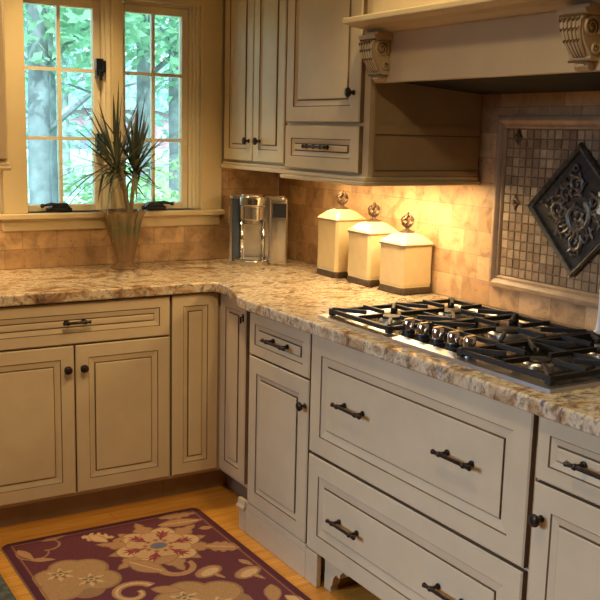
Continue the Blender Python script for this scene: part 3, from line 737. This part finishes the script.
rosette(*h1, 96, .345, -.16, 3).build('leaf_head', 'dracaena', pl)
rosette(*h2, 84, .30, .20, 5).build('leaf_head', 'dracaena', pl)

# ------------------------------------------------------------------ candlestick
c = thing('candlestick', 'white stepped candlestick with pale candle behind the cooktop at the picture edge', 'candlestick', (-.075, -2.107, .9142))
k = MB(); k.lathe([(.027, 0), (.027, .008), (.022, .014), (.012, .03), (.008, .06), (.008, .36), (.012, .375), (.034, .382), (.036, .392), (.029, .400), (.027, .428), (.034, .436), (.035, .446), (.026, .449), (0, .449)], (0, 0, 0), 'z', 28)
k.build('holder', 'white', c, smooth='auto')
k = MB(); k.lathe([(.0205, .4495), (.0205, .60), (.014, .605), (0, .603)], (0, 0, 0), 'z', 24); k.tube([(0, 0, .60), (.001, 0, .618)], .0013, 6); k.build('candle', 'candle', c, smooth='auto')

# ------------------------------------------------------------------ rug
RX0, RX1, RY0, RY1 = -1.562, -.772, -1.98, -.722
nx, ny = 316, 503
gx = np.linspace(RX0, RX1, nx); gy = np.linspace(RY0, RY1, ny); GX, GY = np.meshgrid(gx, gy)
colr = np.empty((ny, nx, 3)); WINE = np.array((.125, .025, .033)); colr[:] = WINE
GOLD = (.44, .225, .095); CREAM = (.62, .39, .185); TAN = (.31, .165, .07); PINK = (.27, .04, .045); BLUE = (.13, .15, .22); DARK = (.085, .012, .022); OLIVE = (.20, .17, .06)
def put(mask, c): colr[mask] = c
def rot(cx, cy, a):
    X_, Y_ = GX-cx, GY-cy; return X_*math.cos(a)+Y_*math.sin(a), -X_*math.sin(a)+Y_*math.cos(a)
def ell(cx, cy, a, rx, ry, c, ol=None):
    u, v = rot(cx, cy, a); q_ = (u/rx)**2+(v/ry)**2
    if ol is not None: put(q_ < 1, ol); put(((u/(rx-.007))**2+(v/(ry-.007))**2) < 1, c)
    else: put(q_ < 1, c)
def leafshape(cx, cy, a, ln, wd, c, ol=None, vein=None, ser=0):
    u, v = rot(cx, cy, a); t_ = np.clip(u/ln, 0, 1); wv = wd*np.sin(PI*t_**.8)*(1+ser*np.sign(np.sin(t_*30)))
    ins = (u > 0) & (u < ln)
    put(ins & (abs(v) < wv), ol or c)
    if ol: put(ins & (abs(v) < wv-.006), c)
    if vein: put(ins & (abs(v) < .0035) & (u < ln*.85), vein)
def flower(cx, cy, R, n, ph, c, ol, wob=.18):
    X_, Y_ = GX-cx, GY-cy; rr_ = np.hypot(X_, Y_); an = np.arctan2(Y_, X_); lim = R*(1-wob+wob*np.abs(np.cos(n*(an-ph)/2)))
    put(rr_ < lim, ol); put(rr_ < lim-.007, c)
def arc(cx, cy, R0, R1, a0, a1, w0, w1, c):
    X_, Y_ = GX-cx, GY-cy; rr_ = np.hypot(X_, Y_); an = np.mod(np.arctan2(Y_, X_)-a0, 2*PI); t_ = an/(a1-a0)
    put((t_ < 1) & (abs(rr_-(R0+(R1-R0)*t_)) < w0+(w1-w0)*np.clip(t_, 0, 1)), c)
def big_flower(cx, cy, s=1., a=0.):
    for i in range(12): leafshape(cx, cy, a+i*2*PI/12, (.235 if i % 2 else .195)*s, .044*s, GOLD, TAN, None, .15)
    flower(cx, cy, .165*s, 6, a, CREAM, TAN, .34); flower(cx, cy, .125*s, 6, a+.5, (.56, .34, .155), GOLD, .2)
    for i in range(6):
        an = a+i*2*PI/6; leafshape(cx+.045*s*math.cos(an), cy+.045*s*math.sin(an), an, .10*s, .008*s, PINK)
        for q_ in (.07, .095):
            for d in (-.6, .6): leafshape(cx+q_*s*math.cos(an), cy+q_*s*math.sin(an), an+d, .042*s, .0065*s, PINK)
    for i in range(9): an = i*2*PI/9; ell(cx+.048*s*math.cos(an), cy+.048*s*math.sin(an), 0, .012*s, .012*s, PINK, GOLD)
    ell(cx, cy, 0, .034*s, .028*s, BLUE, TAN)
def blob(cx, cy, s=1., a=0.):
    for (dx, dy, r) in ((0, 0, .105), (-.06, .03, .075), (.06, .05, .075), (.07, -.05, .075), (-.06, -.06, .08), (0, .085, .065), (.01, -.1, .06)):
        X_, Y_ = dx*math.cos(a)-dy*math.sin(a), dx*math.sin(a)+dy*math.cos(a); ell(cx+X_*s, cy+Y_*s, 0, r*s, r*s, TAN)
    for (dx, dy, r) in ((0, 0, .095), (-.06, .03, .065), (.06, .05, .065), (.07, -.05, .065), (-.06, -.06, .07), (0, .085, .055)):
        X_, Y_ = dx*math.cos(a)-dy*math.sin(a), dx*math.sin(a)+dy*math.cos(a); ell(cx+X_*s, cy+Y_*s, 0, r*s, r*s, (.42, .235, .09))
    for (dx, dy) in ((-.035, .045), (.045, -.04)):
        for i in range(6): leafshape(cx+dx*s, cy+dy*s, i*PI/3+.3, .062*s, .015*s, CREAM, GOLD)
        for i in range(5): leafshape(cx+dx*s, cy+dy*s, i*2*PI/5, .035*s, .008*s, OLIVE)
        ell(cx+dx*s, cy+dy*s, 0, .014*s, .012*s, PINK, CREAM)
def mush(cx, cy, a, s=1.):
    ell(cx, cy, a, .058*s, .036*s, GOLD, TAN); u, v = rot(cx, cy, a); ell(cx+.006*math.sin(a), cy-.006*math.cos(a), a, .04*s, .02*s, CREAM)
    leafshape(cx+.02*math.sin(a), cy-.02*math.cos(a), a-PI/2, .06*s, .009*s, GOLD)
# motifs
big_flower(-1.055, -1.00)
blob(-1.405, -1.105, 1.0); blob(-1.10, -1.46, 1.05, 1.); mush(-.985, -1.275, .4); mush(-.868, -1.345, .4)
big_flower(-1.33, -1.66, 1.05, .4); blob(-.92, -1.75, .95, 2.); mush(-1.42, -1.40, 2.2); mush(-1.10, -1.88, 0)
leafshape(-1.28, -.795, -.5, .13, .034, CREAM, GOLD, None, .25); leafshape(-1.25, -.80, -1.1, .10, .026, CREAM, GOLD); leafshape(-1.19, -.885, .1, .06, .014, GOLD)
leafshape(-.96, -.768, -.1, .165, .03, GOLD, TAN, None, .12); leafshape(-.985, -.83, -.15, .185, .036, GOLD, TAN, CREAM); leafshape(-.91, -1.08, -.55, .16, .042, GOLD, TAN, CREAM, .1)
leafshape(-1.20, -1.075, -1.0, .17, .045, GOLD, TAN, CREAM); leafshape(-1.13, -1.13, .2, .12, .03, GOLD, TAN)
arc(-1.07, -1.19, .055, .062, 3.3, 6.6, .016, .010, GOLD)
arc(-1.27, -1.30, .075, .015, .3, 7.6, .018, .009, GOLD); arc(-1.27, -1.30, .075, .015, .3, 7.6, .006, .003, CREAM)
leafshape(-1.21, -1.30, -.6, .12, .028, GOLD, TAN); leafshape(-1.36, -1.32, 3.6, .12, .03, GOLD, TAN, CREAM)
arc(-1.47, -.85, .06, .05, 2.4, 6.2, .006, .003, TAN); arc(-1.41, -.80, .05, .04, -2., 1.6, .006, .003, TAN)
leafshape(-1.515, -.80, -1.3, .11, .018, GOLD); leafshape(-1.50, -.90, -.4, .09, .016, GOLD); leafshape(-1.42, -.765, .1, .10, .014, GOLD)
leafshape(-1.535, -1.25, 1., .1, .02, GOLD); leafshape(-.84, -1.46, -2., .14, .03, GOLD, TAN); leafshape(-.84, -1.55, -1.2, .12, .025, CREAM, GOLD)
arc(-1.15, -1.72, .07, .02, 0, 7, .014, .008, GOLD); leafshape(-1.5, -1.5, .9, .12, .03, GOLD, TAN); leafshape(-1.2, -1.9, 2.6, .15, .035, GOLD, TAN)
leafshape(-.86, -.93, -.2, .06, .016, GOLD); leafshape(-.85, -1.24, -1.2, .07, .014, GOLD)
# border lines
edge = np.minimum(np.minimum(GX-RX0, RX1-GX), np.minimum(GY-RY0, RY1-GY))
put((edge > .034) & (edge < .039), (.30, .13, .05)); put(edge < .030, DARK); put(edge < .0045, (.25, .12, .05))
colr *= rng.uniform(.86, 1.12, (ny, nx, 1))
# rounded corners: pull corner vertices in
rad = .035
px = GX.copy(); py = GY.copy()
for (cx, cy, sx, sy_) in ((RX0+rad, RY0+rad, -1, -1), (RX1-rad, RY0+rad, 1, -1), (RX0+rad, RY1-rad, -1, 1), (RX1-rad, RY1-rad, 1, 1)):
    dx = (GX-cx)*sx; dy = (GY-cy)*sy_; inn = (dx > 0) & (dy > 0); mxv = np.maximum(dx, dy); hyp = np.hypot(dx, dy)+1e-9
    sc_ = np.where(inn, mxv/hyp, 1); px = np.where(inn, cx+sx*dx*sc_, px); py = np.where(inn, cy+sy_*dy*sc_, py)
zz = np.where(edge < .002, .001, np.where(edge < .006, .006, .009))
V = np.stack([px, py, zz], -1).reshape(-1, 3)
idx = np.arange(nx*ny).reshape(ny, nx); Fq = np.stack([idx[:-1, :-1], idx[:-1, 1:], idx[1:, 1:], idx[1:, :-1]], -1).reshape(-1, 4)
me = bpy.data.meshes.new('rug'); me.vertices.add(len(V)); me.vertices.foreach_set('co', V.ravel())
me.loops.add(Fq.size); me.loops.foreach_set('vertex_index', Fq.ravel().astype(np.int32)); me.polygons.add(len(Fq))
me.polygons.foreach_set('loop_start', (np.arange(len(Fq))*4).astype(np.int32)); me.update(); me.validate()
ca = me.color_attributes.new('Col', 'FLOAT_COLOR', 'POINT')
ca.data.foreach_set('color', np.concatenate([colr.reshape(-1, 3), np.ones((nx*ny, 1))], 1).astype(np.float32).ravel())
me.materials.append(M['rug']); rug = bpy.data.objects.new('rug', me); COL.objects.link(rug)
tag(rug, 'wine red wool rug with gold and cream floral pattern on the wood floor', 'rug')
mt = MB().box((-2.3, -2.2, .0005), (-1.615, -.90, .012)).build('floor_mat', 'mat', bevel=.004)
tag(mt, 'dark mottled green grey mat at the bottom corner, beyond the red rug', 'mat')

# ------------------------------------------------------------------ outdoors
struct(MB().prism([(.2, -1.2), (.2, -.62), (4.5, -.6), (26, .95), (60, 1.6), (60, -1.2)], -30, 40, 'x').build('ground', 'lawn'))
def crown_mb(blobs, n, size, seed, yfl=.7):
    R = random.Random(seed); k = MB(); tot = sum(b[3]**2 for b in blobs)
    for (bx, by, bz, br) in blobs:
        for i in range(int(n*br*br/tot)):
            d = Vector((R.gauss(0, 1), R.gauss(0, 1)*yfl, R.gauss(0, .75))).normalized()*br*R.uniform(.25, 1)**.6
            p = Vector((bx, by, bz))+d; s_ = size*R.uniform(.6, 1.3)
            a = Vector((R.gauss(0, 1), R.gauss(0, 1), R.gauss(0, .5))).normalized(); b = a.cross(Vector((R.gauss(0, 1), R.gauss(0, 1), R.gauss(0, 1)))).normalized()
            k.add([p-a*s_, p+b*s_*.45-a*.1*s_, p+a*s_, p-b*s_*.45-a*.1*s_], [(0, 1, 2, 3)])
    return k
def tree(x, y, r, label, blobs, n, size, seed, far=False, lean=0.):
    t_ = thing('tree', label, 'tree', (x, y, -.6), 0, 'trees outside the window'); R = random.Random(seed)
    k = MB(); zs = [0, .3, 1, 1.8, 2.6, 3.6, 4.6, 5.6]
    k.tube([(lean*z+R.uniform(-.02, .02), R.uniform(-.02, .02), z) for z in zs], [r*1.35, r*1.08, r, r*.97, r*.93, r*.85, r*.7, r*.5], 14)
    for i in range(3):
        z0 = 2.0+i*.7; d = R.choice([-1, 1]); k.tube([(lean*z0, 0, z0), (lean*z0+d*.5, -.1, z0+.45), (lean*z0+d*1.0, -.2, z0+.6)], [r*.3, r*.2, r*.08], 8)
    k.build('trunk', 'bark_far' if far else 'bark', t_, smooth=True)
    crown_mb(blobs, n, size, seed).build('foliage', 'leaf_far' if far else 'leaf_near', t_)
def ray(px_, y):   # x at depth y seen through a window column, used once to lay out the garden
    return CP.x+(px_)*(y-CP.y)
tree(.56, 6.0, .115, 'thick pale-barked tree filling the left edge of the left window sash', [(.55, -.4, 3.15, .55), (-.1, -.2, 3.5, .8), (1.0, .2, 3.6, .8), (0, 0, 4.8, 1.5)], 2300, .08, 11)
tree(1.62, 9.0, .085, 'slim grey tree just right of the thick pale-barked one', [(.2, 0, 3.3, .8), (-.6, 0, 3.9, .9), (.3, 0, 5.0, 1.6)], 1900, .085, 12, lean=-.02)
tree(2.13, 7.0, .115, 'dark trunked tree behind the right window sash, near its centre mullion', [(.55, -.5, 2.95, .5), (.9, -.3, 3.4, .7), (-.4, 0, 3.5, .75), (.3, 0, 4.8, 1.5)], 2500, .08, 13)
tree(3.85, 10.0, .10, 'grey tree behind the right window sash, nearest its outer frame', [(.3, 0, 3.2, .8), (-.5, -.3, 3.7, .8), (.2, 0, 5.0, 1.6)], 1900, .085, 14)
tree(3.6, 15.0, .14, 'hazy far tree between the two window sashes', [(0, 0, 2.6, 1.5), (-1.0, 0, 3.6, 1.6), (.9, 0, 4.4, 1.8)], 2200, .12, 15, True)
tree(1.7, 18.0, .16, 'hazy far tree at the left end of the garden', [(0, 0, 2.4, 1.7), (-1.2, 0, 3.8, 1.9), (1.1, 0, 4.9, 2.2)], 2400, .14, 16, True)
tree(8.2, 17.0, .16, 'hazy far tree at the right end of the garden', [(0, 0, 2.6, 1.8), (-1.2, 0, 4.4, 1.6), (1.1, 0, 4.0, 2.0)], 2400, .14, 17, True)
def shrub(x, y, s, label, seed, n=1500):
    o = crown_mb([(0, 0, .45*s, .55*s), (-.4*s, .1, .35*s, .42*s), (.42*s, -.1, .38*s, .45*s)], n, .065, seed).build('shrub', 'leaf_shrub'); o.location = (x, y, -.6); tag(o, label, 'shrub', 'shrubs in the garden')
shrub(1.62, 5.0, 1.85, 'leafy green shrub low behind the right window sash', 21, 2400)
shrub(2.55, 6.6, 1.9, 'broad green shrub beside the house, behind the outer pane of the right sash', 22, 2400)
shrub(2.5, 11.0, 1.6, 'rounded green shrub behind the left sash, next to the centre mullion', 23)
h = thing('house', 'dim brick house with grey roof beyond the garden trees', 'house', (7.6, 25.0, -.6), .1)
MB().box((-3.2, 0, 0), (3.2, 4, 2.7)).build('brick_wall', 'brick', h)
MB().prism([(-3.6, 2.71), (3.6, 2.71), (2.2, 4.3), (-2.2, 4.3)], -.3, 4.3, 'y').build('roof', 'roof', h)
for x in (-2.2, -.4, 1.6):
    wf = MB(); wf.box((x-.5, -.08, .95), (x+.5, -.005, 2.15)); o = wf.build('window', 'housewhite', h)
    p = MB(); p.box((x-.42, -.10, 1.03), (x-.03, -.085, 2.07)); p.box((x+.03, -.10, 1.03), (x+.42, -.085, 2.07)); p.build('pane', 'housepane', o)

# ------------------------------------------------------------------ light
wd = bpy.data.worlds.new('world'); SC.world = wd; wd.use_nodes = True; nt = wd.node_tree
bg = nt.nodes['Background']; sky = N(nt, 'ShaderNodeTexSky'); sky.sky_type = 'NISHITA'; sky.sun_disc = False
sky.sun_elevation = math.radians(48); sky.sun_rotation = math.radians(200); sky.air_density = 1.2; sky.dust_density = 2.5
L(nt, sky.outputs[0], bg.inputs['Color']); bg.inputs['Strength'].default_value = .62
def light(name, kind, loc, rot_, energy, col, **kw):
    ld = bpy.data.lights.new(name, kind); ld.energy = energy; ld.color = col
    for k_, v_ in kw.items(): setattr(ld, k_, v_)
    o = bpy.data.objects.new(name, ld); COL.objects.link(o); o.location = loc; o.rotation_euler = rot_; return o
light('sun', 'SUN', (0, 0, 10), (math.radians(42), 0, math.radians(-20)), 6.5, (.82, 1, .98), angle=.02)
WARM = (1., .70, .38); SOFT = (1., .78, .50)
def aim(o, t): o.rotation_euler = (Vector(t)-o.location).to_track_quat('-Z', 'Y').to_euler()
light('under_cabinet_light', 'AREA', (-.20, -1.20, 1.338), (0, math.radians(-4), 0), 6.6, (1, .72, .38), shape='RECTANGLE', size=.12, size_y=.48)
light('under_cabinet_light', 'AREA', (-.17, -.70, 1.338), (0, 0, 0), 1.7, (1, .72, .38), shape='RECTANGLE', size=.1, size_y=.2)
light('under_cabinet_light', 'AREA', (-1.60, -.2, 1.338), (0, 0, 0), 1.8, (1, .72, .38), shape='RECTANGLE', size=.3, size_y=.1)
light('ceiling_lamp', 'AREA', (-1.7, -2.6, 2.58), (0, 0, 0), 11, (1, .80, .44), shape='DISK', size=.3)
light('ceiling_level_spot', 'SPOT', (-.80, -1.9, 2.58), (0, 0, 0), 42, (1, .78, .40), spot_size=1.7, spot_blend=.6, shadow_soft_size=.05)
light('ceiling_level_spot', 'SPOT', (-1.15, -.42, 2.58), (0, 0, 0), 78, (1, .74, .38), spot_size=1.5, spot_blend=.7, shadow_soft_size=.04)
aim(light('ceiling_level_spot', 'SPOT', (-1.75, -2.3, 2.58), (0, 0, 0), 76, (1, .66, .36), spot_size=.95, spot_blend=.85, shadow_soft_size=.08), (-1.35, -.4, 1.0))  # added spot, coned to warm the window-run fronts and miss the side panel
aim(light('left_daylight_area', 'AREA', (-5.0, -1.7, 1.9), (0, 0, 0), 14, (.53, .71, 1.0), shape='RECTANGLE', size=1.6, size_y=1.0, spread=math.radians(48)), (-.7, -2.5, .0))  # area lamp added for cool daylight from the left; no opening is built
SC.view_settings.view_transform = 'Standard'; SC.view_settings.look = 'None'; SC.view_settings.exposure = 0; SC.view_settings.gamma = 1
